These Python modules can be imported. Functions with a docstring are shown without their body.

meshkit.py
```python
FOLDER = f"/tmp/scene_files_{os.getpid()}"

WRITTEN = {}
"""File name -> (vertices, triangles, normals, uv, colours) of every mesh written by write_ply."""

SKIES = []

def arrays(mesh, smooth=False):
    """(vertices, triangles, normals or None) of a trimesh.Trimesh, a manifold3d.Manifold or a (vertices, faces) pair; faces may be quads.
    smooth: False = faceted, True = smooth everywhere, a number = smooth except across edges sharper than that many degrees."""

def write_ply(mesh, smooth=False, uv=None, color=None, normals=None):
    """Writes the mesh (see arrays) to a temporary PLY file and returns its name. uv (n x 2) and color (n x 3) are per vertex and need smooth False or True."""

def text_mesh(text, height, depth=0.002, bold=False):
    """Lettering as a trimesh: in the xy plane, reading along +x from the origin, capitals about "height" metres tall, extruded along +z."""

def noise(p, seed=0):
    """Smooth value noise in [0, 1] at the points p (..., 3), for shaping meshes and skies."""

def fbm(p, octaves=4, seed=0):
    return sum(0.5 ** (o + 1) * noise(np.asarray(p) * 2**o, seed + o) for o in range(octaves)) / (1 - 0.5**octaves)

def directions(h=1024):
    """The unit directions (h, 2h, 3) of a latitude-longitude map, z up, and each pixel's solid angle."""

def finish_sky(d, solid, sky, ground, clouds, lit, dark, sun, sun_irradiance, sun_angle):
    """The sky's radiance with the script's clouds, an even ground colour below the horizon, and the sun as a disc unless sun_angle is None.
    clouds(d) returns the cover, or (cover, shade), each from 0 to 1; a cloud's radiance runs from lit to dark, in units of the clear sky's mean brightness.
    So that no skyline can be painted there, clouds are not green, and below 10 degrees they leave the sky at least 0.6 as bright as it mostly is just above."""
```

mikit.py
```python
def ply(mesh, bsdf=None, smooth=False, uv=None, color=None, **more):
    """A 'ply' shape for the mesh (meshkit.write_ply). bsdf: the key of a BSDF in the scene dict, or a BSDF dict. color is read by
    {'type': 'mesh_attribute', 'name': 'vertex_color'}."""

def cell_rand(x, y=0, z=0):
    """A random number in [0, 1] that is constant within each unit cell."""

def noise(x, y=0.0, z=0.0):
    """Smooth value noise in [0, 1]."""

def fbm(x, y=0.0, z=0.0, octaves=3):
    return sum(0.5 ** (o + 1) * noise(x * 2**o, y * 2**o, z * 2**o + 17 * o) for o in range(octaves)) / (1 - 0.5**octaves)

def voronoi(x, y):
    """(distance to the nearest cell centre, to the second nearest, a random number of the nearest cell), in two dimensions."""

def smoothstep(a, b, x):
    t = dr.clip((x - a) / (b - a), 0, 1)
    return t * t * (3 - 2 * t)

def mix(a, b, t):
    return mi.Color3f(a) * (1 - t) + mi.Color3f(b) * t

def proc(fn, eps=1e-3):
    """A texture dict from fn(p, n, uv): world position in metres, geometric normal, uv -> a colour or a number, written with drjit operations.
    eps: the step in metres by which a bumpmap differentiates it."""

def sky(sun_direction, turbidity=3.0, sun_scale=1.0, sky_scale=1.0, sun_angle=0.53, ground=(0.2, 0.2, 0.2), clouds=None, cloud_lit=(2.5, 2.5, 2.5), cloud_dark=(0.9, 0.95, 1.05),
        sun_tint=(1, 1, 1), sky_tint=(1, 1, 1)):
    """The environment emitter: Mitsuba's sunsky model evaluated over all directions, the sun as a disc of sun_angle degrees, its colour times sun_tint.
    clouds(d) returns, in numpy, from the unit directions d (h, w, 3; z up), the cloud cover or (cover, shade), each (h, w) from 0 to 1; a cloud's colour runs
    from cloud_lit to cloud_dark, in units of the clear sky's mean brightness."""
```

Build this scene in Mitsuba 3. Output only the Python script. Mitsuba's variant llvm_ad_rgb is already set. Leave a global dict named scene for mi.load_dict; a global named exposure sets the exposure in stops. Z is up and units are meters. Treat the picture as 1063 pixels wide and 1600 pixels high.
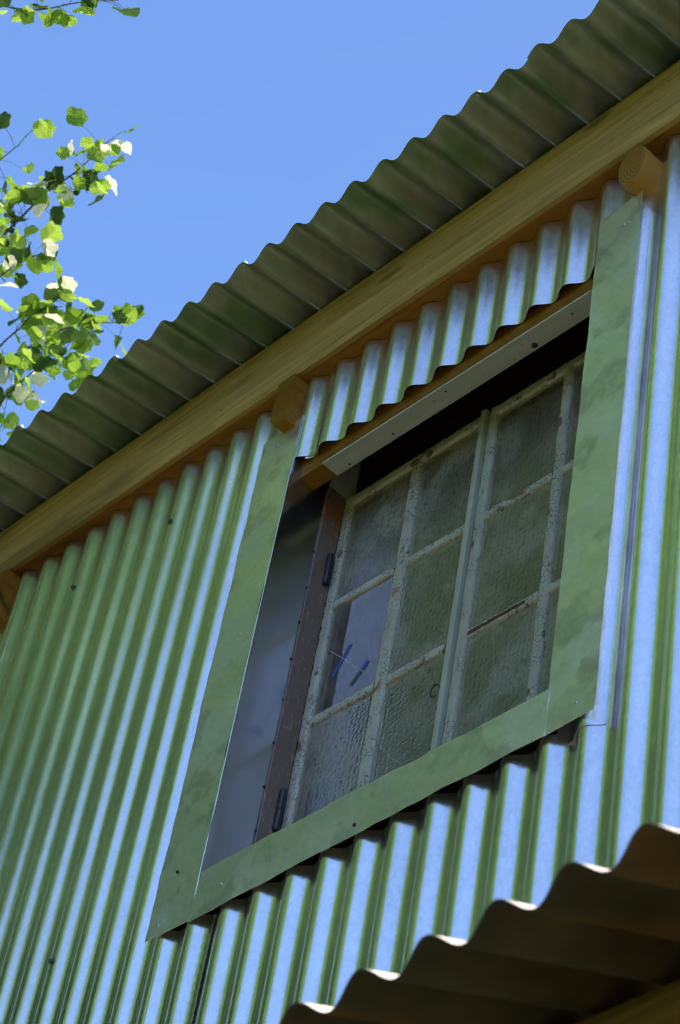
import math
import numpy as np, trimesh, drjit as dr, mitsuba as mi, mikit, meshkit
from scipy.spatial import cKDTree
from mikit import proc, noise, fbm, voronoi, smoothstep, mix, cell_rand, ply
T = mi.ScalarTransform4f
scene, labels = {}, {}
# ------------------------------------------------------------------ camera, sky, exposure
EYE = np.array([0.0, -1.8815, 1.6])
FWD, UP = np.array([-0.57824, 0.426237, 0.695673]), np.array([0.431147, -0.564251, 0.704083])
scene['camera'] = {'type': 'thinlens', 'fov': 15.669598, 'fov_axis': 'x', 'aperture_radius': 0.0038, 'focus_distance': 4.2, 'near_clip': 0.05, 'far_clip': 2000.0,
                   'to_world': T().look_at(origin=EYE.tolist(), target=(EYE + FWD).tolist(), up=UP.tolist())}
SUN = np.array([0.58, 0.08, 0.80])
scene['sky'] = mikit.sky(SUN, turbidity=4.2, sky_tint=(0.74, 0.79, 0.92))
exposure = 3.3
H = 1.6                       # heights below are measured from the eye level, H above the ground


# ------------------------------------------------------------------ helpers
def numbered(k):
    if k not in scene:
        return k
    n = 1
    while f'{k}_{n:03d}' in scene:
        n += 1
    return f'{k}_{n:03d}'


def add(key, mesh, bsdf, smooth=35, label=None, kind=None, category=None, group=None, **more):
    key = numbered(key)
    if isinstance(mesh, list):
        mesh = trimesh.util.concatenate(mesh)
    scene[key] = ply(mesh, bsdf, smooth=smooth, **more)
    d = {}
    if label: d['label'] = label
    if kind: d['kind'] = kind
    if category: d['category'] = category
    if group: d['group'] = group
    if d: labels[key] = d
    return key


def tm(v, f):
    f = np.asarray(f)
    if f.shape[1] == 4:
        f = np.vstack([f[:, [0, 1, 2]], f[:, [0, 2, 3]]])
    m = trimesh.Trimesh(np.asarray(v, float), f, process=False)
    return m


def box(x0, x1, y0, y1, z0, z1, bevel=0.0):
    """A box (z from eye level), its edges bevelled."""
    import manifold3d as mf
    if bevel <= 0:
        m = trimesh.creation.box(extents=(x1 - x0, y1 - y0, z1 - z0))
        m.apply_translation(((x0 + x1) / 2, (y0 + y1) / 2, (z0 + z1) / 2 + H))
        return m
    pts = []
    for a in (0, 1):
        for b in (0, 1):
            for c in (0, 1):
                p = np.array([(x0, x1)[a], (y0, y1)[b], (z0, z1)[c] + H])
                s = np.array([(1, -1)[a], (1, -1)[b], (1, -1)[c]]) * bevel
                for k in range(3):
                    q = s.copy(); q[k] = 0
                    pts.append(p + q)
    return trimesh.convex.convex_hull(np.array(pts))


def grid_faces(nu, nv, off=0):
    i, j = np.meshgrid(np.arange(nu - 1), np.arange(nv - 1), indexing='ij')
    a = i * nv + j
    return np.stack([a, a + nv, a + nv + 1, a + 1], -1).reshape(-1, 4) + off


def solid_sheet(P, Nn, t):
    """Closed thin sheet from a grid of points P (nu, nv, 3), offset by t against Nn."""
    nu, nv = P.shape[:2]
    Q = P - Nn * t
    v = np.vstack([P.reshape(-1, 3), Q.reshape(-1, 3)])
    n = nu * nv
    f = [grid_faces(nu, nv), grid_faces(nu, nv, n)[:, ::-1]]
    idx = np.arange(n).reshape(nu, nv)
    loop = np.concatenate([idx[:, 0], idx[-1, 1:], idx[-2::-1, -1], idx[0, -2:0:-1]])
    nxt = np.roll(loop, -1)
    f.append(np.stack([loop, loop + n, nxt + n, nxt], -1))
    return tm(v, np.vstack(f))


def normals_of(P):
    a, b = np.gradient(P, axis=0), np.gradient(P, axis=1)
    n = np.cross(a, b)
    return n / np.linalg.norm(n, axis=-1, keepdims=True)


def corrugated(O, U, V, N, u0, u1, v0, v1, pitch, amp, phase, t=0.0009, per=22, nv=14, seed=0, zig=0.0, wob=0.0008):
    """A corrugated sheet: crests along V, waves across U, crest outward along N (U x V = N)."""
    O, U, V, N = (np.asarray(a, float) for a in (O, U, V, N))
    nu = max(8, int(round((u1 - u0) / pitch * per)) + 1)
    if zig:
        nv = max(nv, int((v1 - v0) / 0.0045))
    u = np.linspace(u0, u1, nu)[:, None] + np.zeros((1, nv))
    v = np.linspace(v0, v1, nv)[None] + np.zeros((nu, 1))
    if zig:
        u[-1] += zig * (np.arange(nv) % 2)
    h = amp * np.cos(2 * np.pi * (u - phase) / pitch)
    if zig:
        h[-4:] += 0.0007 * np.linspace(0.3, 1, 4)[:, None] * (np.arange(nv) % 4 < 2)
    w = meshkit.fbm(np.stack([u * 5, v * 2.6, u * 0 + seed * 7.3], -1), 3) - 0.5
    du = (meshkit.noise(np.stack([u * 3, v * 1.3, u * 0 + seed * 3.1 + 50], -1)) - 0.5) * 2 * wob
    P = O + U * (u + du)[..., None] + V * v[..., None] + N * (h - amp + w * 2 * wob)[..., None]
    n = normals_of(P)
    if (n.reshape(-1, 3) @ N).mean() < 0:
        n = -n
    return solid_sheet(P, n, t)


def flat_sheet(corners, N, t=0.0007, n=(10, 40), wob=0.0012, edge=0.0012, seed=0, lift=None):
    """A slightly dented flat sheet through four corners (a, b along u; d, c beyond along v)."""
    a, b, c, d = (np.asarray(p, float) for p in corners)
    N = np.asarray(N, float)
    s, r = np.meshgrid(np.linspace(0, 1, n[0]), np.linspace(0, 1, n[1]), indexing='ij')
    s, r = s[..., None], r[..., None]
    P = (a * (1 - s) + b * s) * (1 - r) + (d * (1 - s) + c * s) * r
    w = meshkit.fbm(P * 9 + seed * 11.7, 3) - 0.5
    P = P + N * (w * 2 * wob)[..., None]
    ew = (meshkit.fbm(P * 14 + seed * 5.1 + 40, 3) - 0.5) * 2 * edge
    U = (b - a) / np.linalg.norm(b - a)
    side = np.zeros(n); side[0], side[-1] = 1, 1
    P = P + U * (ew * side)[..., None]
    if lift is not None:
        P = P + N * lift(s[..., 0], r[..., 0])[..., None]
    nn = normals_of(P)
    if (nn.reshape(-1, 3) @ N).mean() < 0:
        nn = -nn
    return solid_sheet(P, nn, t)


def extrude_x(profile, x0, x1, n=60, wob=0.001, seed=0, dense=0.012):
    """A long timber: polygon (y, z) extruded along x with a slight unevenness; ends capped."""
    poly = np.asarray(profile, float)
    pts = []
    for k in range(len(poly)):
        p, q = poly[k], poly[(k + 1) % len(poly)]
        m = max(1, int(np.linalg.norm(q - p) / dense))
        pts += [p + (q - p) * i / m for i in range(m)]
    pts = np.array(pts)
    c = pts.mean(0)
    xs = np.linspace(x0, x1, n)
    P = np.zeros((n, len(pts), 3))
    P[..., 0] = xs[:, None]
    P[..., 1:] = pts[None]
    P[..., 2] += H
    d = pts - c
    d /= np.linalg.norm(d, axis=1, keepdims=True)
    w = (meshkit.fbm(P * np.array([2.2, 26, 26]) + seed * 9.1, 3) - 0.5) * 2 * wob
    P[..., 1:] += d[None] * w[..., None]
    m = len(pts)
    i, j = np.meshgrid(np.arange(n - 1), np.arange(m), indexing='ij')
    f = np.stack([i * m + j, (i + 1) * m + j, (i + 1) * m + (j + 1) % m, i * m + (j + 1) % m], -1).reshape(-1, 4)
    v = P.reshape(-1, 3)
    caps = []
    for base, flip in ((0, 1), ((n - 1) * m, 0)):
        v = np.vstack([v, P[0 if flip else -1].mean(0)])
        k = len(v) - 1
        for q in range(m):
            tri = [base + q, base + (q + 1) % m, k]
            caps.append(tri if flip else tri[::-1])
    mesh = trimesh.Trimesh(v, np.vstack([f[:, [0, 1, 2]], f[:, [0, 2, 3]], caps]), process=False)
    if mesh.volume < 0:
        mesh.invert()
    return mesh


def tube(pts, rad, sides=7):
    p = np.asarray(pts, float)
    rad = np.broadcast_to(rad, (len(p),))
    t = np.gradient(p, axis=0); t /= np.linalg.norm(t, axis=1, keepdims=True) + 1e-12
    a = np.cross(t, np.where(np.abs(t[:, 2:]) < 0.9, [0, 0, 1.0], [1.0, 0, 0])); a /= np.linalg.norm(a, axis=1, keepdims=True) + 1e-12
    b, g = np.cross(t, a), np.arange(sides) * 2 * np.pi / sides
    v = p[:, None] + rad[:, None, None] * (np.cos(g)[None, :, None] * a[:, None] + np.sin(g)[None, :, None] * b[:, None])
    i, j = np.meshgrid(np.arange(len(p) - 1), np.arange(sides), indexing='ij')
    q = np.stack([i * sides + j, i * sides + (j + 1) % sides, (i + 1) * sides + (j + 1) % sides, (i + 1) * sides + j], -1).reshape(-1, 4)
    v = np.vstack([v.reshape(-1, 3), p[0], p[-1]])
    n = len(p) * sides
    caps = [[n, (k + 1) % sides, k] for k in range(sides)] + [[n + 1, n - sides + k, n - sides + (k + 1) % sides] for k in range(sides)]
    return trimesh.Trimesh(v, np.vstack([q[:, [0, 1, 2]], q[:, [0, 2, 3]], caps]), process=False)


def smooth_path(pts, n=24):
    p = np.asarray(pts, float)
    s = np.r_[0, np.cumsum(np.linalg.norm(np.diff(p, axis=0), axis=1))]
    from scipy.interpolate import PchipInterpolator
    return PchipInterpolator(s / s[-1], p)(np.linspace(0, 1, n))


def head(c, n, r, h=0.4):
    """A domed nail or screw head at c facing n."""
    m = trimesh.creation.icosphere(subdivisions=2, radius=1.0)
    m.apply_scale((r, r, r * h))
    m.apply_transform(trimesh.geometry.align_vectors([0, 0, 1], n))
    m.apply_translation(c)
    return m


# ------------------------------------------------------------------ materials
def two(d): return {'type': 'twosided', 'b': d}


def spangle(p, s=70.0):
    a, b, r = voronoi(p.x * s + p.y * s * 0.7, p.z * s + p.y * s * 0.4)
    return r


def galv_color(p, n, uv):
    r = 0.6 * fbm(p.x * 260 + p.y * 180, p.z * 190, p.y * 120, 3) + 0.4 * fbm(p.x * 70, p.z * 42, p.y * 60, 3)
    streak = fbm(p.x * 30, p.y * 30, p.z * 1.2, 3)
    st = smoothstep(0.5, 0.75, fbm(p.x * 4, p.y * 4, p.z * 2.2, 3))
    v = 0.66 + 0.36 * r + 0.10 * (streak - 0.5) - 0.08 * st
    return mi.Color3f(v * 0.99, v, v * 1.0)


def galv_rough(p, n, uv):
    return 0.13 + 0.12 * fbm(p.x * 230, p.z * 170, p.y * 150, 2) + 0.05 * fbm(p.x * 9, p.y * 9, p.z * 4, 2)


scene['galvanised'] = two({'type': 'principled', 'base_color': proc(galv_color), 'metallic': 0.98, 'roughness': proc(galv_rough), 'specular': 0.5})


def flash_color(p, n, uv):
    r = spangle(p, 90.0)
    sm = fbm(p.x * 13 + p.z * 5, p.y * 13, p.z * 11 - p.x * 6, 4)
    fine = fbm(p.x * 150, p.y * 90, p.z * 120, 3)
    sp = smoothstep(0.50, 0.66, fbm(p.x * 75, p.y * 60, p.z * 60, 4)) * smoothstep(0.50, 0.64, fbm(p.x * 9 + 9, p.y * 7, p.z * 9, 2))
    dk = smoothstep(0.56, 0.70, fbm(p.x * 18 + 31, p.y * 9, p.z * 14, 4))
    scratch = smoothstep(0.70, 0.76, fbm(p.x * 22 + p.z * 160, p.y * 9, p.z * 22 - p.x * 160, 2)) * smoothstep(0.5, 0.6, fbm(p.x * 6, 0, p.z * 6 + 3, 2))
    v = 0.80 + 0.06 * r + 0.16 * (sm - 0.5) + 0.18 * (fine - 0.5) - 0.18 * dk
    return mix(mi.Color3f(v, v, v * 0.98), (0.92, 0.88, 0.72), sp * 0.7 + scratch * 0.5)


def flash_rough(p, n, uv):
    return 0.26 + 0.05 * spangle(p, 90.0) + 0.14 * smoothstep(0.38, 0.68, fbm(p.x * 10, p.y * 10, p.z * 8, 4))


scene['flashing_zinc'] = two({'type': 'principled', 'base_color': proc(flash_color), 'metallic': 0.84, 'roughness': proc(flash_rough), 'specular': 0.5})
scene['reveal_zinc'] = two({'type': 'principled', 'base_color': {'type': 'rgb', 'value': [0.56, 0.575, 0.60]}, 'metallic': 0.98,
                            'roughness': proc(lambda p, n, uv: 0.15 + 0.08 * fbm(p.y * 60, p.z * 40, 0, 3))})


def roof_color(p, n, uv):
    r = spangle(p, 55.0)
    f = fbm(p.x * 40, p.y * 9, p.z * 9, 4)
    moss = smoothstep(0.45, 0.75, fbm(p.x * 14, p.y * 8, 3.0, 3))
    v = 0.36 + 0.05 * r + 0.26 * (f - 0.5)
    return mix(mi.Color3f(v * 0.93, v, v * 0.92), (0.12, 0.24, 0.11), moss * 0.7)


scene['old_roof_iron'] = {'type': 'blendbsdf', 'weight': 0.36,
                          'a': two({'type': 'roughconductor', 'material': 'none', 'distribution': 'ggx', 'alpha': proc(lambda p, n, uv: 0.07 + 0.10 * fbm(p.x * 20, p.y * 10, p.z * 5, 3)), 'specular_reflectance': proc(lambda p, n, uv: roof_color(p, n, uv) * 1.15)}),
                          'b': two({'type': 'diffuse', 'reflectance': proc(roof_color)})}


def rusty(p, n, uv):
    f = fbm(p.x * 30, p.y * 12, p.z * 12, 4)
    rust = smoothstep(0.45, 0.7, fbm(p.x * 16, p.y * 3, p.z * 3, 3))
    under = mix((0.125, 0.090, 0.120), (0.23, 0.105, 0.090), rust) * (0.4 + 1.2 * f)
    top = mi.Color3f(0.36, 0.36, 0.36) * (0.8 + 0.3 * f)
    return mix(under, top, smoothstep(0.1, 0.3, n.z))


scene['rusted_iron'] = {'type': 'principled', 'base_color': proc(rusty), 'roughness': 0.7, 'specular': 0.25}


def wood_fn(base, dark, seed, grey=0.0):
    def fn(p, n, uv):
        w = fbm(p.x * 1.3 + seed, p.y * 18, p.z * 18, 3)
        g = fbm(p.x * 3.5, p.y * 160 + w * 8, p.z * 120 + w * 14, 3)
        ring = 0.5 + 0.5 * dr.sin((p.z * 1.0 + p.y * 0.6) * 210 + w * 26 + dr.sin(p.x * 2.3 + seed) * 3.0)
        kx, ky, kr = voronoi(p.x * 2.6 + seed * 3, p.z * 9 + p.y * 9)
        knot = smoothstep(0.13, 0.04, kx) * smoothstep(0.66, 0.72, kr)
        speck = smoothstep(0.76, 0.82, fbm(p.x * 45, p.y * 90, p.z * 90, 2))
        stain = smoothstep(0.48, 0.72, fbm(p.x * 2.1 + seed * 2, p.y * 9, p.z * 12, 3))
        c = mix(base, dark, 0.30 * ring + 0.65 * (g - 0.3) + 0.25 * smoothstep(0.45, 0.7, w) + 0.35 * stain)
        c = mix(c, mi.Color3f(0.60, 0.43, 0.165) * (0.45 + 1.0 * g) * (1 - 0.45 * stain), 0.55 * grey * smoothstep(0.3, 0.8, -n.y))
        return c * (1 - 0.55 * knot) * (1 - 0.25 * speck)
    return fn


def timber(base, dark, seed, rough=0.62, grey=0.0):
    return two({'type': 'principled', 'base_color': proc(wood_fn(base, dark, seed, grey)), 'roughness': rough, 'specular': 0.2})


scene['pine'] = timber((0.25, 0.105, 0.014), (0.115, 0.040, 0.006), 1.7, grey=1.3)
scene['pine_orange'] = timber((0.29, 0.135, 0.012), (0.15, 0.058, 0.006), 5.2)
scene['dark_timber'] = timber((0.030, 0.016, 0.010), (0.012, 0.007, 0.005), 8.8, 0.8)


def log_color(p, n, uv):
    dx, dz = p.x + 1.858, p.z - H - 3.482
    w = fbm(p.x * 12, p.y * 3, p.z * 12, 3)
    r = dr.sqrt(dx * dx + dz * dz)
    ring = 0.5 + 0.5 * dr.sin(r * 850 + w * 8)
    end = smoothstep(0.6, 0.9, dr.abs(n.y))
    c = mix((0.40, 0.20, 0.03), (0.15, 0.058, 0.008), 0.6 * ring * end + 0.35 * w)
    return c


scene['log_pine'] = two({'type': 'principled', 'base_color': proc(log_color), 'roughness': 0.6, 'specular': 0.35})


def paint_fn(white, seed):
    def fn(p, n, uv):
        q = p.x + p.z * 0.0
        wx = fbm(p.x * 90, p.z * 90, seed, 2) * 0.5
        d1, d2, r = voronoi(p.x * 95 + p.y * 60 + wx, p.z * 95 + p.y * 40 + wx)
        crack = 1 - smoothstep(0.03, 0.13, d2 - d1)
        crack *= smoothstep(0.35, 0.55, fbm(p.x * 25, p.z * 25, seed + 3, 2))
        chip = smoothstep(0.70, 0.76, fbm(p.x * 38, p.z * 30, p.y * 30 + seed, 3))
        pink = smoothstep(0.5, 0.6, fbm(p.x * 30 + 7, p.z * 16, seed, 2))
        tone = 0.85 + 0.25 * (fbm(p.x * 20, p.z * 20, seed + 8, 3) - 0.5)
        under = mix((0.16, 0.09, 0.05), (0.40, 0.26, 0.22), pink)
        c = mix(mi.Color3f(white) * tone, under, chip * 0.9)
        lost = smoothstep(0.006, 0.003, dr.abs(p.z - H - 2.750)) * smoothstep(-2.322, -2.316, p.x) * smoothstep(-2.186, -2.192, p.x)
        c = mix(c, (0.10, 0.035, 0.015), lost)
        return mix(c, (0.05, 0.04, 0.03), crack * 0.85)
    return fn


scene['cracked_paint'] = two({'type': 'principled', 'base_color': proc(paint_fn((0.50, 0.49, 0.43), 1.0)), 'roughness': 0.6, 'specular': 0.3})
scene['pale_green_paint'] = two({'type': 'principled', 'base_color': proc(lambda p, n, uv: mi.Color3f(0.38, 0.41, 0.34) * (0.85 + 0.3 * fbm(p.x * 30, p.z * 12, p.y * 30, 3))), 'roughness': 0.5})


def board_col(p, n, uv):
    g = fbm(p.x * 5, p.y * 120, p.z * 40, 3)
    s = smoothstep(0.80, 0.84, fbm(p.x * 60, p.y * 90, p.z * 40, 2))
    return mi.Color3f(0.43, 0.44, 0.40) * (0.82 + 0.3 * g) * (1 - 0.6 * s)


scene['white_board'] = two({'type': 'principled', 'base_color': proc(board_col), 'roughness': 0.5})


def jamb_col(p, n, uv):
    z = p.z - H
    s = smoothstep(0.70, 0.76, fbm(p.y * 220, p.z * 90, p.x * 50, 2))
    rust = smoothstep(3.19, 3.24, z + 0.05 * (fbm(p.y * 60, p.z * 30, 0, 3) - 0.5)) * smoothstep(0.36, 0.5, fbm(p.y * 45, p.z * 22, 2.0, 3))
    c = mix((0.15, 0.108, 0.090), (0.30, 0.26, 0.23), s * 0.5) * (0.8 + 0.4 * fbm(p.y * 40, p.z * 8, 1.0, 3))
    return mix(c, (0.26, 0.075, 0.02), rust * 0.9)


scene['brown_jamb'] = two({'type': 'principled', 'base_color': proc(jamb_col), 'roughness': 0.55})
scene['black_iron'] = two({'type': 'principled', 'base_color': {'type': 'rgb', 'value': [0.012, 0.013, 0.018]}, 'roughness': 0.35})
scene['dark_steel'] = two({'type': 'principled', 'base_color': {'type': 'rgb', 'value': [0.10, 0.10, 0.095]}, 'metallic': 0.6, 'roughness': 0.5})
scene['bright_steel'] = two({'type': 'principled', 'base_color': {'type': 'rgb', 'value': [0.6, 0.6, 0.6]}, 'metallic': 0.9, 'roughness': 0.3})
scene['blue_tape'] = two({'type': 'principled', 'base_color': {'type': 'rgb', 'value': [0.03, 0.06, 0.30]}, 'roughness': 0.45})
scene['grey_tape'] = two({'type': 'principled', 'base_color': {'type': 'rgb', 'value': [0.045, 0.045, 0.055]}, 'roughness': 0.5})
scene['thread'] = two({'type': 'diffuse', 'reflectance': {'type': 'rgb', 'value': [0.55, 0.55, 0.5]}})


def grime(p, n, uv):
    f = fbm(p.x * 14, p.z * 14, 4.0, 4)
    return (0.21 + 0.26 * smoothstep(0.35, 0.75, f)) * (0.66 + 0.62 * smoothstep(-0.1, 1.0, uv.x)) * (0.75 + 0.5 * cell_rand((p.x + 2.7435) / 0.19, (p.z - H - 2.19) / 0.28, 3))


scene['hammered_glass'] = {'type': 'blendbsdf', 'weight': proc(grime), 'a': {'type': 'thindielectric', 'int_ior': 1.6},
                           'b': two({'type': 'diffuse', 'reflectance': {'type': 'rgb', 'value': [0.42, 0.405, 0.36]}})}
scene['clear_glass'] = {'type': 'blendbsdf', 'weight': proc(lambda p, n, uv: 0.06 + 0.16 * smoothstep(0.45, 0.75, fbm(p.x * 30 + p.z * 12, p.z * 6 - p.x * 20, 1.0, 3))),
                        'a': {'type': 'thindielectric', 'int_ior': 1.6}, 'b': two({'type': 'diffuse', 'reflectance': {'type': 'rgb', 'value': [0.3, 0.32, 0.32]}})}
scene['plaster'] = two({'type': 'diffuse', 'reflectance': {'type': 'rgb', 'value': [0.42, 0.40, 0.33]}})


def lawn_col(p, n, uv):
    a = fbm(p.x * 0.8, p.y * 0.8, 0, 4)
    b = fbm(p.x * 14, p.y * 14, 2, 3)
    dirt = smoothstep(0.55, 0.7, fbm(p.x * 0.35 + 4, p.y * 0.35, 1, 3))
    return mix(mix((0.026, 0.045, 0.012), (0.058, 0.075, 0.022), a), (0.085, 0.066, 0.042), dirt * 0.7) * (0.7 + 0.6 * b)


scene['lawn'] = two({'type': 'diffuse', 'reflectance': proc(lawn_col)})


def leaf(col, trans, spec=0.5, rough=0.4, diff=0.9):
    return {'type': 'principledthin', 'base_color': col, 'roughness': rough, 'diff_trans': diff, 'eta': 1.45, 'spec_reflect_rgb': None} if False else \
        {'type': 'principledthin', 'base_color': col, 'roughness': max(rough, 0.55), 'diff_trans': diff, 'eta': 1.4}


scene['leaf_green'] = leaf({'type': 'rgb', 'value': [0.17, 0.30, 0.035]}, 0)
scene['leaf_yellow'] = leaf({'type': 'rgb', 'value': [0.27, 0.42, 0.06]}, 0)
scene['leaf_dark'] = leaf({'type': 'rgb', 'value': [0.055, 0.11, 0.03]}, 0, diff=0.5)
scene['leaf_pale'] = leaf({'type': 'rgb', 'value': [0.62, 0.66, 0.52]}, 0, diff=0.7)
scene['crown_leaf'] = leaf({'type': 'rgb', 'value': [0.28, 0.46, 0.175]}, 0, diff=0.8)
scene['bark'] = two({'type': 'diffuse', 'reflectance': proc(lambda p, n, uv: mi.Color3f(0.17, 0.15, 0.12) * (0.5 + fbm(p.x * 22, p.y * 22, p.z * 5, 3)))})
scene['old_beam'] = two({'type': 'diffuse', 'reflectance': proc(wood_fn((0.44, 0.27, 0.17), (0.13, 0.07, 0.04), 12.3))})
scene['twig_bark'] = two({'type': 'diffuse', 'reflectance': {'type': 'rgb', 'value': [0.12, 0.10, 0.06]}})

# ------------------------------------------------------------------ ground
g = 600.0
add('lawn_ground', tm([[-g, -g, 0], [g, -g, 0], [g, g, 0], [-g, g, 0]], [[0, 1, 2, 3]]), 'lawn', smooth=False, kind='structure', label='green lawn with bare patches around the house')

# ------------------------------------------------------------------ house: corrugated wall
PITCH, AMP, PH = 0.0762, 0.0087, -2.8068
X, Z, YN = (1, 0, 0), (0, 0, 1), (0, -1, 0)
TOP = 3.555
X0, X1, ZS, ZH = -2.7286, -1.9645, 2.343, 3.282     # window opening


def wall_sheet(x0, x1, z0, z1, dy=0.0, seed=0, zig=0.0, nv=24, t=0.0009, wob=0.0014):
    return corrugated((0, dy, H), X, Z, YN, x0, x1, z0, z1, PITCH, AMP, PH, seed=seed, zig=zig, nv=nv, t=t, wob=wob)


W = 'house__wall__sheet'
lap = -2.690
add(W, wall_sheet(-3.655, -2.795, -1.55, TOP - 0.002, 0, 1, nv=50), 'galvanised', label='pale green and blue reflecting corrugated sheet left of the window')
# the same sheet runs on to its lap edge below and above the window opening
add(W, wall_sheet(-2.795, lap, -1.55, 2.262, 0, 1, zig=0.0026), 'galvanised', label='sheet edge with a crimped lap below the window')
add(W, wall_sheet(-2.795, lap, 3.325, TOP - 0.002, -0.001, 1, zig=0.0026), 'galvanised', label='short crimped sheet edge above the left corner of the window')
add(W, wall_sheet(-4.62, -3.63, -1.55, TOP - 0.002, -0.0016, 2, nv=40), 'galvanised')
add(W, wall_sheet(-5.55, -4.58, -1.55, TOP - 0.002, 0, 3, nv=30), 'galvanised')
add(W, wall_sheet(-6.30, -5.52, -1.55, TOP - 0.002, -0.0016, 4, nv=30), 'galvanised')
add(W, wall_sheet(-2.72, -1.93, -1.55, 2.262, 0.0030, 5, nv=30), 'galvanised', label='corrugated sheet below the window with broad blue reflections')
add(W, wall_sheet(-2.71, -1.935, 3.320, TOP - 0.002, 0.0010, 6, nv=10, wob=0.0007), 'galvanised', label='short corrugated sheet between the beam and the window head')
add(W, wall_sheet(-1.95, -1.02, -1.55, TOP - 0.002, 0.0004, 7, nv=50), 'galvanised', label='corrugated sheet right of the window with bright blue ridges')
add(W, wall_sheet(-1.06, -0.10, -1.55, TOP - 0.002, -0.0012, 8, nv=30), 'galvanised')
add(W, wall_sheet(-0.14, 1.30, -1.55, TOP - 0.002, 0.0004, 9, nv=30), 'galvanised')
add(W, wall_sheet(-1.935, -1.862, 2.240, 3.46, -0.0014, 12, t=0.0005), 'galvanised', label='narrow strip of sheet under the right flashing')
# screws on the ridges
for k, z in ((-4, 2.322), (-8, 3.375), (-4, 3.384), (-8, 2.33), (-12, 2.325), (-12, 3.38), (15, 2.3), (15, 3.38), (18, 2.3)):
    x = PH + k * PITCH + 0.004
    add('house__wall__screw', [head((x, -0.003, z + H), (0, -1, 0), 0.0042, 0.8), head((x, 0.0, z + H), (0, -1, 0), 0.0064, 0.25)], 'dark_steel')
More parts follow.
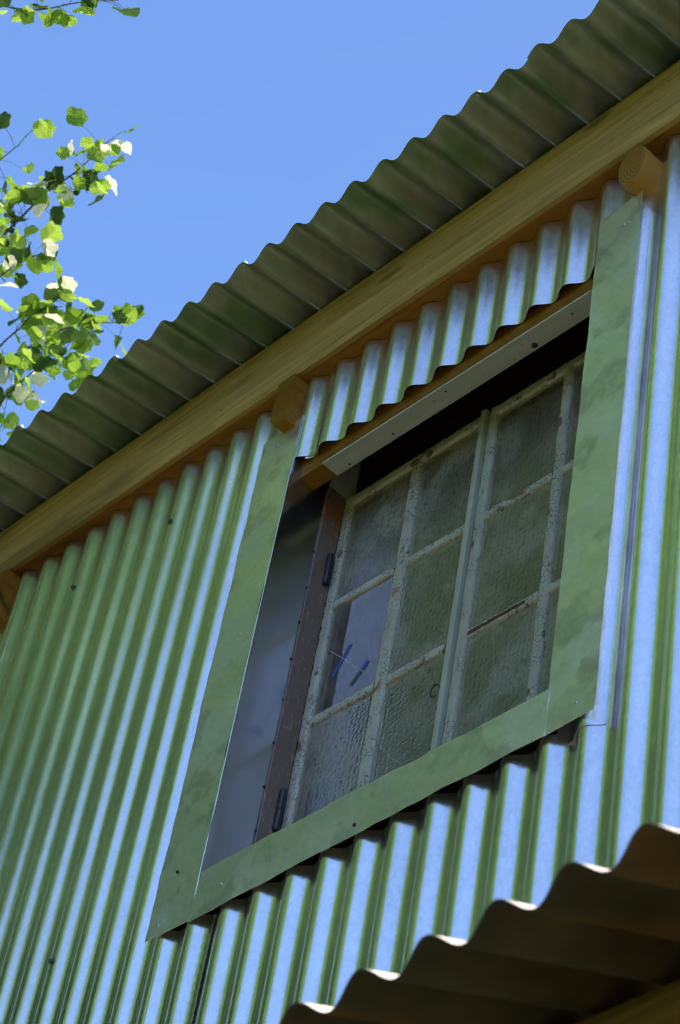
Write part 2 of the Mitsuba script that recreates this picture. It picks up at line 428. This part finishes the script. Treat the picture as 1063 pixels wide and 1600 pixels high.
# rest of the building shell
add('house__end_wall', [box(-6.30, -6.26, 0.03, 4.0, -1.6, 3.72), box(1.24, 1.28, 0.03, 4.0, -1.6, 3.72), box(-6.30, 1.28, 3.96, 4.0, -1.6, 2.0),
                        box(-6.30, 1.28, 3.96, 4.0, 3.2, 4.4), box(-6.3, -3.4, 3.96, 4.0, 2.0, 3.2), box(-1.2, 1.28, 3.96, 4.0, 2.0, 3.2)], 'plaster', smooth=False)
add('house__inner_lining', [box(-6.2, X0, 0.165, 0.18, -1.6, 3.70), box(X1 + 0.03, 1.2, 0.165, 0.18, -1.6, 3.70), box(X0, X1 + 0.03, 0.165, 0.18, -1.6, ZS - 0.02), box(X0, X1 + 0.03, 0.165, 0.18, 3.318, 3.70)], 'plaster', smooth=False)
add('house__upper_floor', box(-6.2, 1.2, 0.18, 3.96, 1.2, 1.25), 'pine', smooth=False)
add('house__ceiling', box(-6.2, 1.2, 0.18, 3.96, 3.69, 3.70), 'plaster', smooth=False)

# ------------------------------------------------------------------ house: roof, beam, rafters
RP, RA, RS = 0.0797, 0.0122, 0.18
sl = math.hypot(1, RS)
RV, RN = np.array([0, 1, RS]) / sl, np.array([0, -RS, 1]) / sl
rx = -1.8762
for i, (a, b) in enumerate(((-6.6, -5.62), (-5.66, -4.70), (-4.74, -3.78), (-3.82, -2.86), (-2.90, -1.94), (-1.98, -1.02), (-1.06, -0.10), (-0.14, 1.5))):
    O = np.array([0, -0.215 + 0.003 * math.sin(i * 2.3), 3.7195 + H + 0.0012 * (i % 2)])
    add('house__roof__sheet', corrugated(O, X, RV, RN, a, b, 0, 4.5, RP, RA, rx, t=0.0012, seed=20 + i, nv=40, per=20, wob=0.0012), 'old_roof_iron')
for k in (3, 11, 16, 20, 24):
    x = rx - k * RP + 0.004
    add('house__roof__roof_screw', [head((x, -0.206, 3.7235 + H), (0, 0, 1), 0.007, 0.8)], 'bright_steel')
add('house__beam', extrude_x([(-0.030, 3.590), (-0.022, 3.560), (-0.014, 3.555), (0.055, 3.555), (0.055, 3.728), (-0.026, 3.722), (-0.032, 3.714)], -6.5, 1.45, n=420, wob=0.0022, seed=3), 'pine',
    label='long pale pine beam under the eave of the corrugated roof')


def rafter_block(xc):
    prof = [(-0.025, 3.5545), (-0.025, 3.446), (-0.008, 3.424), (0.024, 3.424), (0.024, 3.5545)]
    v = np.array([(xc + a, y, z + H) for y in (-0.029, 0.9) for a, z in prof])
    n = len(prof)
    f = [[k, k + n, (k + 1) % n + n, (k + 1) % n] for k in range(n)]
    tri = np.vstack([tm(v, f).faces, [[0, k + 1, k + 2][::1] for k in range(n - 2)], [[n, n + k + 2, n + k + 1] for k in range(n - 2)]])
    m = trimesh.Trimesh(v, tri, process=True)
    m.fix_normals()
    return m


add('house__rafter', rafter_block(-2.772), 'pine_orange', smooth=False, label='squared orange rafter end below the beam, over the left flashing')
add('house__rafter', rafter_block(-3.690), 'pine_orange', smooth=False, label='orange rafter end below the beam at the left edge')
th = np.linspace(0, 2 * np.pi, 40, endpoint=False)
rings = []
for y, s in ((-0.030, 0.0), (-0.030, 0.93), (-0.027, 0.985), (-0.022, 1.0), (0.3, 1.02), (0.9, 1.03)):
    rings.append(np.c_[-1.875 + 0.033 * s * np.cos(th) * (1 + 0.03 * np.sin(3 * th)), np.full(40, y), H + 3.490 + 0.052 * s * np.sin(th)])
P = np.array(rings)
i, j = np.meshgrid(np.arange(5), np.arange(40), indexing='ij')
f = np.stack([i * 40 + j, i * 40 + (j + 1) % 40, (i + 1) * 40 + (j + 1) % 40, (i + 1) * 40 + j], -1).reshape(-1, 4)
m = tm(P.reshape(-1, 3), f)
m.invert() if m.volume < 0 else None
add('house__rafter', m, 'log_pine', smooth=35, label='round log rafter end with growth rings at the upper right')

# ------------------------------------------------------------------ house: window surround
FL = 'house__window_surround__flashing'
yf = -0.0035


def bend(s, r): return 0.0022 * np.sin(r * 17) * s * 0 + 0.0015 * np.sin(r * 9 + 1)


add(FL, flat_sheet([(-2.836, yf, 2.250 + H), (X0, yf, 2.250 + H), (X0, yf, 3.441 + H), (-2.836, yf, 3.428 + H)], YN, n=(14, 130), wob=0.0034, edge=0.0045, seed=1), 'flashing_zinc',
    smooth=60, label='left upright flashing strip of the window')
add(FL, flat_sheet([(X1, yf - 0.001, 2.2535 + H), (-1.868, yf - 0.001, 2.258 + H), (-1.868, yf - 0.001, 3.438 + H), (X1, yf - 0.001, 3.430 + H)], YN, n=(14, 130), wob=0.0030, edge=0.0016, seed=2), 'flashing_zinc',
    smooth=60, label='right upright flashing strip of the window')
add(FL, flat_sheet([(X0 - 0.002, yf - 0.0014, 2.249 + H), (X0 - 0.002, yf - 0.0014, ZS + H), (X1 + 0.004, yf - 0.0022, ZS + H), (X1 + 0.004, yf - 0.0022, 2.2535 + H)], YN, n=(14, 110), wob=0.0034, edge=0.0048, seed=3), 'flashing_zinc',
    smooth=60, label='lower flashing strip under the window')
# folded metal reveals
ny = 20
arc = [(-2.7286 - 0.0, yf)] + [(X0 + 0.0016 * math.sin(a) - 0.0016 + 0.0016, yf - 0.001 + 0.0016 * (1 - math.cos(a))) for a in np.linspace(0.2, math.pi / 2, 5)]
rv = []
zz = np.linspace(2.30, 3.441, 90)
prof = arc + [(X0 + 0.0016, y) for y in np.linspace(0.004, 0.0905, 14)]
P = np.array([[(x, y, z + H) for z in zz] for x, y in prof])
w = meshkit.fbm(P * np.array([8, 8, 5]) + 3, 2) - 0.5
P[6:, :, 0] += w[6:] * 0.0016
nn = normals_of(P)
nn = nn if nn[12, 5, 0] > 0 else -nn
add('house__window_surround__reveal', solid_sheet(P, nn, 0.0006), 'reveal_zinc', smooth=50, label='blue reflecting folded metal side of the window recess')
add('house__window_surround__reveal', box(X1, X1 + 0.001, 0.0, 0.131, 2.30, 3.43), 'reveal_zinc', smooth=False)
add('house__window_surround__reveal', box(X0 + 0.003, X1, -0.002, 0.131, ZS - 0.002, ZS - 0.001), 'reveal_zinc', smooth=False)
for k, z in enumerate(np.arange(2.40, 3.25, 0.0935)):
    add('house__window_surround__nail', head((X0 + 0.0024, 0.087 + 0.0012 * math.sin(k * 2.1), z + 0.006 * math.sin(k * 5.3) + H), (1, 0, 0), 0.0028, 0.7), 'black_iron')
for x, z, key in ((-2.790, 3.395, 0), (-2.81, 2.272, 0), (-2.79, 2.372, 1), (-2.662, 2.292, 0), (-2.352, 2.272, 1), (-2.04, 2.285, 1), (-1.905, 2.287, 0), (-1.905, 3.372, 0), (-1.896, 3.372, 0), (-2.77, 2.89, 0)):
    add('house__window_surround__nail', head((x, yf - 0.0015, z + H), YN, 0.0034, 0.5), 'black_iron' if key else 'bright_steel')
add('house__window__jamb', [box(X0 + 0.0022, X0 + 0.0062, 0.0885, 0.134, 2.30, 3.318, 0.0008)], 'brown_jamb', smooth=30, label='brown painted jamb strip, rusty at its top')
add('house__window__jamb', [box(X1 - 0.006, X1, 0.0885, 0.134, 2.30, 3.318, 0.0008)], 'brown_jamb', smooth=30)
add('house__window_surround__jamb_head', box(X0 - 0.02, X0 + 0.004, 0.092, 0.155, 3.3185, 3.55, 0.001), 'white_board', smooth=30, label='white painted jamb end in the top left corner of the recess')
# head of the opening: orange timber, white soffit board, dark back
add('house__window_head__timber', extrude_x([(0.0208, 3.2845), (0.059, 3.2845), (0.059, 3.5545), (0.0208, 3.5545)], -2.80, -1.90, n=80, wob=0.0006, seed=7), 'pine_orange', label='orange timber over the window below the short sheet')
add('house__window_head__board', extrude_x([(0.0175, 3.2795), (0.0575, 3.2795), (0.0575, 3.2838), (0.0175, 3.2838)], -2.661, -1.95, n=60, wob=0.0004, seed=9), 'white_board', label='white painted soffit board over the window')
add('house__window_head__back_board', box(X0 + 0.005, X1 + 0.03, 0.156, 0.164, 3.30, 3.55), 'dark_timber', smooth=False)
add('house__wall__stud', [box(-2.86, X0 - 0.02, 0.020, 0.16, 2.1, 3.28), box(X1 + 0.012, -1.90, 0.020, 0.16, 2.1, 3.28), box(X0 - 0.02, X1 + 0.012, 0.045, 0.16, 2.1, 2.335)], 'dark_timber', smooth=False)
for x, y in ((-2.50, 0.045), (-2.15, 0.048), (-2.35, 0.03), (-2.05, 0.035), (-2.62, 0.05)):
    add('house__window_head__nail', head((x, y, 3.2790 + H), (0, 0, -1), 0.0025 if x != -2.15 else 0.006, 0.5), 'black_iron')

# ------------------------------------------------------------------ house: window
YW = 0.135
rng = np.random.default_rng(5)


def bar(a, b, wdt, axis, y0=YW, dep=0.013, seed=0, top=0.62, rough=0.0019):
    """A glazing bar with uneven putty: along 'x' or 'z' from a to b (a fixed pair gives the other coordinate)."""
    (xa, za), (xb, zb) = a, b
    L = math.hypot(xb - xa, zb - za)
    n = max(6, int(L / 0.0035))
    t = np.linspace(0, 1, n)
    prof = np.array([(-0.5, dep), (-0.5, 0.004), (-0.5 * top - 0.06, 0.0008), (-0.5 * top + 0.02, 0), (0.0, -0.0004), (0.5 * top - 0.02, 0), (0.5 * top + 0.06, 0.0008), (0.5, 0.004), (0.5, dep)])
    P = np.zeros((n, len(prof), 3))
    cx, cz = xa + (xb - xa) * t, za + (zb - za) * t
    q = np.stack([cx * 60, cz * 60, cx * 0 + seed], -1)
    for k, (o, d) in enumerate(prof):
        jit = (meshkit.fbm(q + k * 5.7, 3) - 0.5) * 2 * rough * (1.6 if abs(o) > 0.4 else 0.7)
        P[:, k, 1] = y0 + d + (meshkit.fbm(q * 1.7 + k * 3.3 + 90, 2) - 0.5) * 2 * rough * 0.7 * (k not in (0, 8))
        if axis == 'x':
            P[:, k, 0], P[:, k, 2] = cx, cz + o * wdt + jit
        else:
            P[:, k, 0], P[:, k, 2] = cx + o * wdt + jit, cz
    P[..., 2] += H
    # transverse cracks in the old paint: narrow notches
    for c in rng.choice(np.arange(2, n - 2), max(1, n // 5), replace=False):
        P[c, 2:7, 1] += 0.0009
    v = P.reshape(-1, 3)
    f = grid_faces(n, len(prof))
    m = tm(v, f)
    if (m.face_normals @ np.array([0, -1, 0])).mean() < 0:
        m.invert()
    return m


MU = 'house__window__glazing_bar'
zt, zb = 3.306, 2.325
add('house__window__stile', bar((-2.7150, zb), (-2.7150, 3.318), 0.025, 'z', seed=1), 'cracked_paint', smooth=40)
add('house__window__top_rail', bar((-2.722, zt), (-2.362, zt), 0.024, 'x', seed=2, y0=YW - 0.0006), 'cracked_paint', smooth=40)
add('house__window__top_rail', bar((-2.338, zt), (-1.96, zt), 0.024, 'x', seed=3, y0=YW - 0.0006), 'cracked_paint', smooth=40)
add(MU, bar((-2.5295, zb), (-2.5295, 3.296), 0.029, 'z', seed=4), 'cracked_paint', smooth=40)
add(MU, bar((-2.1495, zb), (-2.1495, 3.296), 0.025, 'z', seed=5), 'cracked_paint', smooth=40)
for z in (3.030, 2.750):
    for a, b in ((-2.707, -2.542), (-2.517, -2.3615), (-2.330, -2.160), (-2.139, -1.966)):
        add(MU, bar((a, z), (b, z), 0.022, 'x', seed=a * 7 + z, y0=YW + 0.0011), 'cracked_paint', smooth=40,
            label='glazing bar that has lost its paint, rusty brown' if (z < 2.8 and a == -2.330) else None)
add('house__window__meeting_stile', bar((-2.334, zb), (-2.334, 3.318), 0.023, 'z', seed=6), 'cracked_paint', smooth=40)
add('house__window__cover_strip', box(-2.360, -2.3475, 0.128, 0.148, zb, 3.318, 0.0012), 'pale_green_paint', smooth=30, label='smooth pale green strip at the meeting of the two casements')
# panes
def hammered(x0, x1, z0, z1, seed, flat=False):
    st = 0.0016 if not flat else 0.02
    xs, zs = np.arange(x0, x1 + st, st), np.arange(z0, z1 + st, st)
    Xg, Zg = np.meshgrid(xs, zs, indexing='ij')
    h = np.zeros_like(Xg)
    if not flat:
        r = np.random.default_rng(seed)
        cs = 0.0105
        gx, gz = np.meshgrid(np.arange(x0 - 0.03, x1 + 0.03, cs), np.arange(z0 - 0.03, z1 + 0.03, cs * 0.72), indexing='ij')
        c = np.stack([gx, gz], -1) + r.uniform(-0.27, 0.27, gx.shape + (2,)) * [cs, cs * 0.72]
        c = c.reshape(-1, 2) * [1, 1.25]
        d, _ = cKDTree(c).query(np.stack([Xg, Zg * 1.25], -1).reshape(-1, 2), k=2)
        h = (0.0009 * (1 - (d[:, 0] / 0.0075) ** 2)).reshape(Xg.shape)
    P = np.stack([Xg, 0.1415 - h, Zg + H], -1)
    m = tm(P.reshape(-1, 3), grid_faces(len(xs), len(zs)))
    if (m.face_normals @ np.array([0, -1, 0])).mean() < 0:
        m.invert()
    return m, np.stack([np.clip(h / 0.0009, -1, 1), h * 0], -1).reshape(-1, 2)


rows = ((zb, 2.742), (2.758, 3.022), (3.038, 3.298))
for ci, (a, b) in enumerate(((-2.710, -2.540), (-2.519, -2.3585), (-2.327, -2.157), (-2.142, -1.966))):
    for ri, (c, d) in enumerate(rows):
        clear = ci == 0 and ri == 1
        pm, puv = hammered(a, b, c, d, ci * 3 + ri, clear)
        add('house__window__pane', pm, 'clear_glass' if clear else 'hammered_glass', smooth=True, uv=puv,
            label='clear replacement pane, cracked and taped' if clear else None)


def tape(a, b, w, y=0.1405):
    a, b = np.array(a, float), np.array(b, float)
    d = (b - a) / np.linalg.norm(b - a); n = np.array([-d[1], d[0]]) * w / 2
    c = [a - n, a + n, b + n, b - n]
    v = [(x, yy, z + H) for yy in (y, y + 0.0004) for x, z in c]
    m = trimesh.convex.convex_hull(np.array(v)); return m


add('house__window__tape', tape((-2.632, 2.898), (-2.669, 2.838), 0.010), 'blue_tape', smooth=False, label='blue tape over the crack of the clear pane')
add('house__window__tape', tape((-2.590, 2.812), (-2.612, 2.790), 0.011), 'grey_tape', smooth=False, label='dark tape with a blue end on the clear pane')
add('house__window__tape', tape((-2.575, 2.829), (-2.588, 2.8145), 0.011, 0.1400), 'blue_tape', smooth=False)
add('house__window__crack', [tube([(-2.692, 0.1405, 2.914 + H), (-2.643, 0.1405, 2.868 + H), (-2.60, 0.1405, 2.822 + H)], 0.0007, 5)], 'thread', smooth=True)
add('house__window__tape', tape((-2.694, 2.913), (-2.681, 2.906), 0.009), 'grey_tape', smooth=False)
for z0, z1 in ((3.079, 3.157), (2.505, 2.595)):
    ang = [(X0 + 0.011, 0.1215, z + H) for z in (z0, z0 + 0.002, (z0 + z1) / 2 - 0.001, (z0 + z1) / 2, (z0 + z1) / 2 + 0.001, z1 - 0.002, z1)]
    add('house__window__hinge', [tube(ang, np.array([0.004, 0.0062, 0.0062, 0.0052, 0.0062, 0.0062, 0.004]), 14), box(X0 + 0.0055, X0 + 0.008, 0.116, 0.133, z0 + 0.008, z1 - 0.008, 0.0005)], 'black_iron', smooth=40)
u = np.linspace(0.2, 5.0, 20)
add('house__window__latch_ring', tube(np.c_[-2.374 + 0.010 * np.cos(u), np.full(20, 0.131), H + 2.648 + 0.013 * np.sin(u)], 0.0014, 7), 'black_iron', smooth=True, label='small black wire ring on the middle stile')
for a, b in (((-2.26, 2.748), (-2.24, 2.62)), ((-2.24, 2.62), (-2.215, 2.56)), ((-2.28, 2.735), (-2.20, 2.742)), ((-2.50, 2.60), (-2.44, 2.53))):
    t = np.linspace(0, 1, 12)
    add('house__window__cobweb_thread', tube(np.c_[a[0] + (b[0] - a[0]) * t, 0.137 - 0.001 * np.sin(t * 3), H + a[1] + (b[1] - a[1]) * t - 0.006 * np.sin(np.pi * t)], 0.00028, 4), 'thread', smooth=True)

# ------------------------------------------------------------------ lean-to roof in the lower right
LS = 0.43
ls = math.hypot(1, LS)
LV, LN = np.array([0, 1, LS]) / ls, np.array([0, -LS, 1]) / ls
lx = -1.4214 + RP / 2
for i, (a, b) in enumerate(((-4.6, -3.66), (-3.70, -2.74), (-2.78, -1.82), (-1.86, -0.90), (-0.94, 0.02), (-0.02, 0.9))):
    O = np.array([0, -0.75 + 0.004 * math.sin(i * 3.1), 1.193 + H + 0.0012 * (i % 2)])
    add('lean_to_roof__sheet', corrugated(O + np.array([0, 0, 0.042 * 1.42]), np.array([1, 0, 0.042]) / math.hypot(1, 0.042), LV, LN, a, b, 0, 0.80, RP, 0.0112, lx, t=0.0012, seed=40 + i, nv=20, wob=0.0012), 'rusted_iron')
add('lean_to_roof__beam', extrude_x([(-0.515, 1.12), (-0.505, 1.112), (-0.45, 1.112), (-0.44, 1.12), (-0.44, 1.297), (-0.507, 1.271), (-0.515, 1.262)], -4.5, 0.85, n=300, wob=0.006, seed=11), 'old_beam', label='rough brown beam under the lean-to roof')
for x in (-4.3, 0.6):
    add('lean_to_roof__post', tube([(x, -0.478, 0), (x, -0.478, 1.4), (x, -0.478, 1.112 + H)], [0.055, 0.05, 0.048], 12), 'bark', smooth=40)

# ------------------------------------------------------------------ poplar tree
rt = np.random.default_rng(11)


def leaf_mesh(size, r):
    n = 15
    a = np.linspace(-math.pi, math.pi, n, endpoint=False)
    rad = 0.5 * (1 + 0.10 * np.cos(a * 5) + 0.10 * r.uniform(-1, 1, n)) * (1 - 0.18 * np.cos(a))
    x, y = rad * np.cos(a) + 0.46, rad * np.sin(a) * r.uniform(0.82, 1.0)
    fold, curl = r.uniform(0.05, 0.45), r.uniform(-0.35, 0.35)
    z = np.abs(y) * fold + curl * (x - 0.4) ** 2 + 0.05 * np.sin(5 * y + 7 * x)
    v = np.vstack([np.c_[x, y, z], [[0.25, 0, curl * 0.02], [0.65, 0, curl * 0.06]]]) * size
    f = []
    for k in range(n):
        k2 = (k + 1) % n
        c = n if (x[k] + x[k2]) / 2 < 0.45 else n + 1
        f.append([k, k2, c])
        c2 = n if (x[k2] + x[(k2 + 1) % n]) / 2 < 0.45 else n + 1
        if c2 != c:
            f.append([k2, c2, c])
    m = trimesh.Trimesh(v, np.array(f), process=False)
    pet = tube(np.c_[np.linspace(-0.55, 0.28, 4), np.zeros(4), np.array([0.06, 0.0, -0.01, 0.0])] * size, 0.014 * size, 4)
    return m, pet


def orient(d, up):
    d = d / np.linalg.norm(d)
    s = np.cross(up, d); s /= np.linalg.norm(s) + 1e-9
    return np.c_[d, s, np.cross(d, s)]


LEAF_TYPES = [('leaf_green', 0.46), ('leaf_yellow', 0.2), ('leaf_dark', 0.2), ('leaf_pale', 0.14)]
leafcount = 0


def twig_leaves(path, n, spread, size=0.056, pale=0.12, hang=0.3):
    global leafcount
    out = []
    for k in range(n):
        s = rt.uniform(0.28, 1.0)
        i = min(int(s * (len(path) - 1)), len(path) - 2)
        base = path[i] + (path[i + 1] - path[i]) * (s * (len(path) - 1) - i)
        tdir = path[i + 1] - path[i]; tdir = tdir / np.linalg.norm(tdir)
        d = rt.normal(size=3) * 0.8 + tdir * 0.5 + np.array([0, 0, -hang])
        d /= np.linalg.norm(d)
        stalk = rt.normal(size=3) * spread + tdir * 0.012
        pos = base + stalk
        up = rt.normal(size=3) + np.array([0.3, 0.0, 0.9])
        m, _ = leaf_mesh(size * rt.uniform(0.7, 1.18), rt)
        R = orient(d, up)
        m.vertices = m.vertices @ R.T + pos
        bow = np.linspace(0, 1, 6)[:, None]
        pet = tube(base + stalk * bow + np.array([0, 0, 0.010]) * np.sin(np.pi * bow), 0.0009, 4)
        r = rt.random()
        kind = 'leaf_pale' if r < pale * 0.5 else 'leaf_dark' if r < pale + 0.15 else 'leaf_yellow' if r < pale + 0.40 else 'leaf_green'
        add('poplar_tree__leaf', [m, pet], kind, smooth=False)
        leafcount += 1


# twigs of the poplar's outer branches, over the left end of the house
TW = [
    # path (metres), radius at the base, leaves, spread, share of pale leaves
    ([(-4.432, -0.088, 6.575), (-4.34, -0.068, 6.717), (-4.237, -0.031, 6.856), (-4.166, -0.022, 6.909), (-4.105, -0.003, 6.95), (-4.06, 0.015, 7.004), (-4.025, 0.029, 7.064), (-3.995, 0.039, 7.082)], 0.008, 52, 0.033, 0.2),
    ([(-4.105, -0.003, 6.95), (-4.076, 0.023, 6.924), (-4.044, 0.052, 6.911)], 0.004, 9, 0.03, 0.2),
    ([(-4.324, -0.064, 6.384), (-4.197, -0.068, 6.498), (-4.115, -0.04, 6.556), (-4.081, 0.0, 6.596), (-4.075, 0.023, 6.632)], 0.005, 14, 0.022, 0.55),
    ([(-4.772, 0.172, 6.585), (-4.644, 0.205, 6.691), (-4.546, 0.25, 6.76), (-4.466, 0.289, 6.814), (-4.396, 0.343, 6.85), (-4.332, 0.418, 6.871)], 0.008, 54, 0.038, 0.14),
    ([(-4.498, 0.126, 6.574), (-4.382, 0.143, 6.67), (-4.342, 0.179, 6.757), (-4.302, 0.211, 6.779)], 0.005, 34, 0.036, 0.2),
    ([(-4.582, 0.177, 6.331), (-4.497, 0.202, 6.4), (-4.432, 0.201, 6.461), (-4.345, 0.226, 6.528), (-4.313, 0.297, 6.596)], 0.006, 52, 0.042, 0.15),
    ([(-4.413, -0.158, 6.888), (-4.304, -0.155, 6.976), (-4.227, -0.14, 7.032), (-4.201, -0.13, 7.049)], 0.005, 13, 0.035, 0.25),
    ([(-4.298, -0.172, 6.585), (-4.203, -0.159, 6.66), (-4.149, -0.134, 6.697), (-4.146, -0.1, 6.687)], 0.005, 16, 0.035, 0.12),
    ([(-3.758, -0.646, 6.883), (-3.742, -0.523, 6.864), (-3.693, -0.436, 6.876), (-3.621, -0.373, 6.908), (-3.548, -0.298, 6.935)], 0.005, 24, 0.03, 0.15),
    ([(-4.707, 0.254, 6.321), (-4.605, 0.26, 6.417), (-4.554, 0.263, 6.464)], 0.005, 14, 0.04, 0.2),
    ([(-4.687, 0.041, 6.856), (-4.547, 0.037, 6.979), (-4.479, 0.065, 7.026), (-4.435, 0.095, 7.051)], 0.005, 14, 0.035, 0.2),
]
for pts, r0, n, sp, pale in TW:
    path = smooth_path(pts, 26)
    path += (meshkit.fbm(path[:, None] * 9 + np.arange(3) * 31.7, 2) - 0.5) * 0.03
    add('poplar_tree__twig', tube(path, np.linspace(r0 * 0.7, 0.0014, len(path)), 6), 'twig_bark', smooth=True)
    twig_leaves(path, n, sp, pale=pale)
trunk = smooth_path([(-6.9, -2.9, -0.1), (-6.85, -2.85, 2.0), (-6.95, -2.75, 4.2), (-6.75, -2.8, 6.6), (-6.8, -2.9, 9.2), (-6.7, -3.0, 11.4)], 40)
add('poplar_tree__trunk', tube(trunk, np.linspace(0.20, 0.03, 40) + 0.09 * np.exp(-np.linspace(0, 14, 40)), 14), 'bark', smooth=True)
LIMBS = [[(-6.9, -2.78, 4.6), (-6.2, -1.6, 5.4), (-5.4, -0.5, 6.1), (-4.772, 0.172, 6.585)], [(-6.2, -1.6, 5.4), (-5.4, -0.6, 5.9), (-4.90, 0.05, 6.15), (-4.707, 0.254, 6.321)],
         [(-5.4, -0.5, 6.1), (-4.95, -0.2, 6.2), (-4.582, 0.177, 6.331)], [(-5.4, -0.6, 5.95), (-4.9, -0.3, 6.2), (-4.324, -0.064, 6.384)],
         [(-6.77, -2.8, 6.2), (-5.8, -1.3, 6.3), (-5.0, -0.4, 6.4), (-4.432, -0.088, 6.575)], [(-5.8, -1.3, 6.3), (-5.1, -0.6, 6.6), (-4.687, 0.041, 6.856)],
         [(-5.0, -0.4, 6.4), (-4.6, -0.2, 6.65), (-4.413, -0.158, 6.888)], [(-5.0, -0.42, 6.4), (-4.7, -0.25, 6.5), (-4.298, -0.172, 6.585)], [(-5.1, -0.6, 6.6), (-4.8, -0.1, 6.55), (-4.498, 0.126, 6.574)],
         [(-6.0, -1.7, 6.3), (-4.9, -1.2, 6.7), (-4.1, -0.9, 6.85), (-3.758, -0.646, 6.883)],
         [(-6.8, -2.8, 5.5), (-5.6, -3.6, 7.6), (-4.8, -4.6, 8.8), (-4.4, -5.0, 10.4)], [(-6.85, -2.8, 4.4), (-5.6, -2.3, 5.0), (-4.6, -2.0, 5.4), (-3.8, -2.0, 6.4), (-3.3, -2.0, 7.8)],
         [(-6.8, -2.8, 6.2), (-6.6, -4.4, 8.0), (-6.0, -5.4, 9.6)], [(-6.8, -2.9, 5.0), (-8.2, -3.0, 7.0), (-8.9, -3.3, 9.0)], [(-6.8, -2.85, 7.2), (-5.8, -3.6, 8.8), (-5.2, -4.4, 10.4)]]
for pts in LIMBS:
    path = smooth_path(pts, 24)
    add('poplar_tree__limb', tube(path, np.linspace(0.045 if pts[-1][2] < 8.5 else 0.07, 0.007, 24), 9), 'bark', smooth=True)


def crown(blobs, per, size, seed, clump=0.45, keep=None):
    r = np.random.default_rng(seed)
    C, total = [], 0
    pos = []
    for (c, rad, ncl) in blobs:
        u = r.normal(size=(ncl, 3)); u /= np.linalg.norm(u, axis=1, keepdims=True)
        cc = np.array(c) + u * np.array(rad) * (r.random((ncl, 1)) ** 0.45)
        k = per
        q = cc[:, None] + r.normal(size=(ncl, k, 3)) * clump * np.array([0.5, 0.5, 0.42])
        pos.append(q.reshape(-1, 3))
    p = np.vstack(pos)
    if keep is not None:
        p = p[keep(p)]
    n = len(p)
    nrm = r.normal(size=(n, 3)) + np.array([0, 0, 0.8]); nrm /= np.linalg.norm(nrm, axis=1, keepdims=True)
    a = np.cross(nrm, r.normal(size=(n, 3))); a /= np.linalg.norm(a, axis=1, keepdims=True)
    b = np.cross(nrm, a)
    s = size * r.uniform(0.7, 1.25, (n, 1)) / 2
    v = np.stack([p - a * s * 1.1, p + b * s * 0.85 + nrm * s * 0.15, p + a * s * 1.1, p - b * s * 0.85 + nrm * s * 0.15], 1).reshape(-1, 3)
    f = np.arange(n)[:, None] * 4 + np.array([[0, 1, 2, 3]])
    return tm(v, f)


blobs = [((-6.7, -3.0, 8.0), (2.7, 2.3, 4.0), 330), ((-4.55, -5.0, 8.8), (1.7, 1.6, 3.6), 280), ((-7.4, -5.4, 8.2), (1.8, 1.6, 3.4), 120), ((-8.8, -3.2, 8.4), (1.5, 1.6, 2.6), 70)]
near = [((-4.00, -2.0, 5.35), (0.80, 0.30, 0.60), 60), ((-3.72, -2.0, 6.1), (0.80, 0.32, 0.65), 75), ((-3.40, -2.0, 7.0), (0.80, 0.35, 0.75), 75), ((-3.1, -2.0, 8.0), (0.8, 0.4, 0.8), 60)]
add('poplar_tree__bough', crown(near, 120, 0.08, 31, clump=0.24, keep=lambda p: p[:, 1] < -1.35), 'crown_leaf', smooth=False, kind='stuff')
add('poplar_tree__crown', crown(blobs, 190, 0.10, 3, keep=lambda p: p[:, 1] < -1.0), 'crown_leaf', smooth=False, kind='stuff')
far = smooth_path([(-7.6, -13.0, -0.1), (-7.5, -13.1, 5.0), (-7.6, -13.0, 11.0), (-7.5, -13.0, 20.0)], 30)
add('garden_tree__trunk', tube(far, np.linspace(0.34, 0.05, 30), 12), 'bark', smooth=True)
add('garden_tree__crown', crown([((-7.0, -13.0, 12.5), (3.4, 2.6, 9.0), 560), ((-4.1, -12.6, 12.0), (2.0, 1.6, 7.5), 300)], 150, 0.19, 8, clump=0.6), 'crown_leaf', smooth=False, kind='stuff')
labels['garden_tree'] = {'label': 'tall leafy tree across the lawn, mirrored as green streaks in the metal wall', 'category': 'tree'}
rb = np.random.default_rng(21)
belt = [((x, y, rb.uniform(3.5, 5.0)), (rb.uniform(2.5, 3.5), 2.2, rb.uniform(3.2, 5.2)), 26) for x, y in [(27 * math.cos(a) - 1, 27 * math.sin(a)) for a in np.linspace(math.radians(180), math.radians(372), 30)]]
add('far_wood', crown(belt, 40, 0.5, 9, clump=1.0), 'crown_leaf', smooth=False, kind='stuff', label='belt of leafy trees round the far side of the lawn')
labels['poplar_tree'] = {'label': 'poplar tree with round green and white leaves hanging into the sky at the left', 'category': 'tree'}
labels['house'] = {'label': 'house of galvanised corrugated iron with a timber beam and a recessed window of patterned glass', 'category': 'house'}
labels['lean_to_roof'] = {'label': 'rusty dark corrugated lean-to roof seen from below in the lower right corner', 'category': 'roof'}
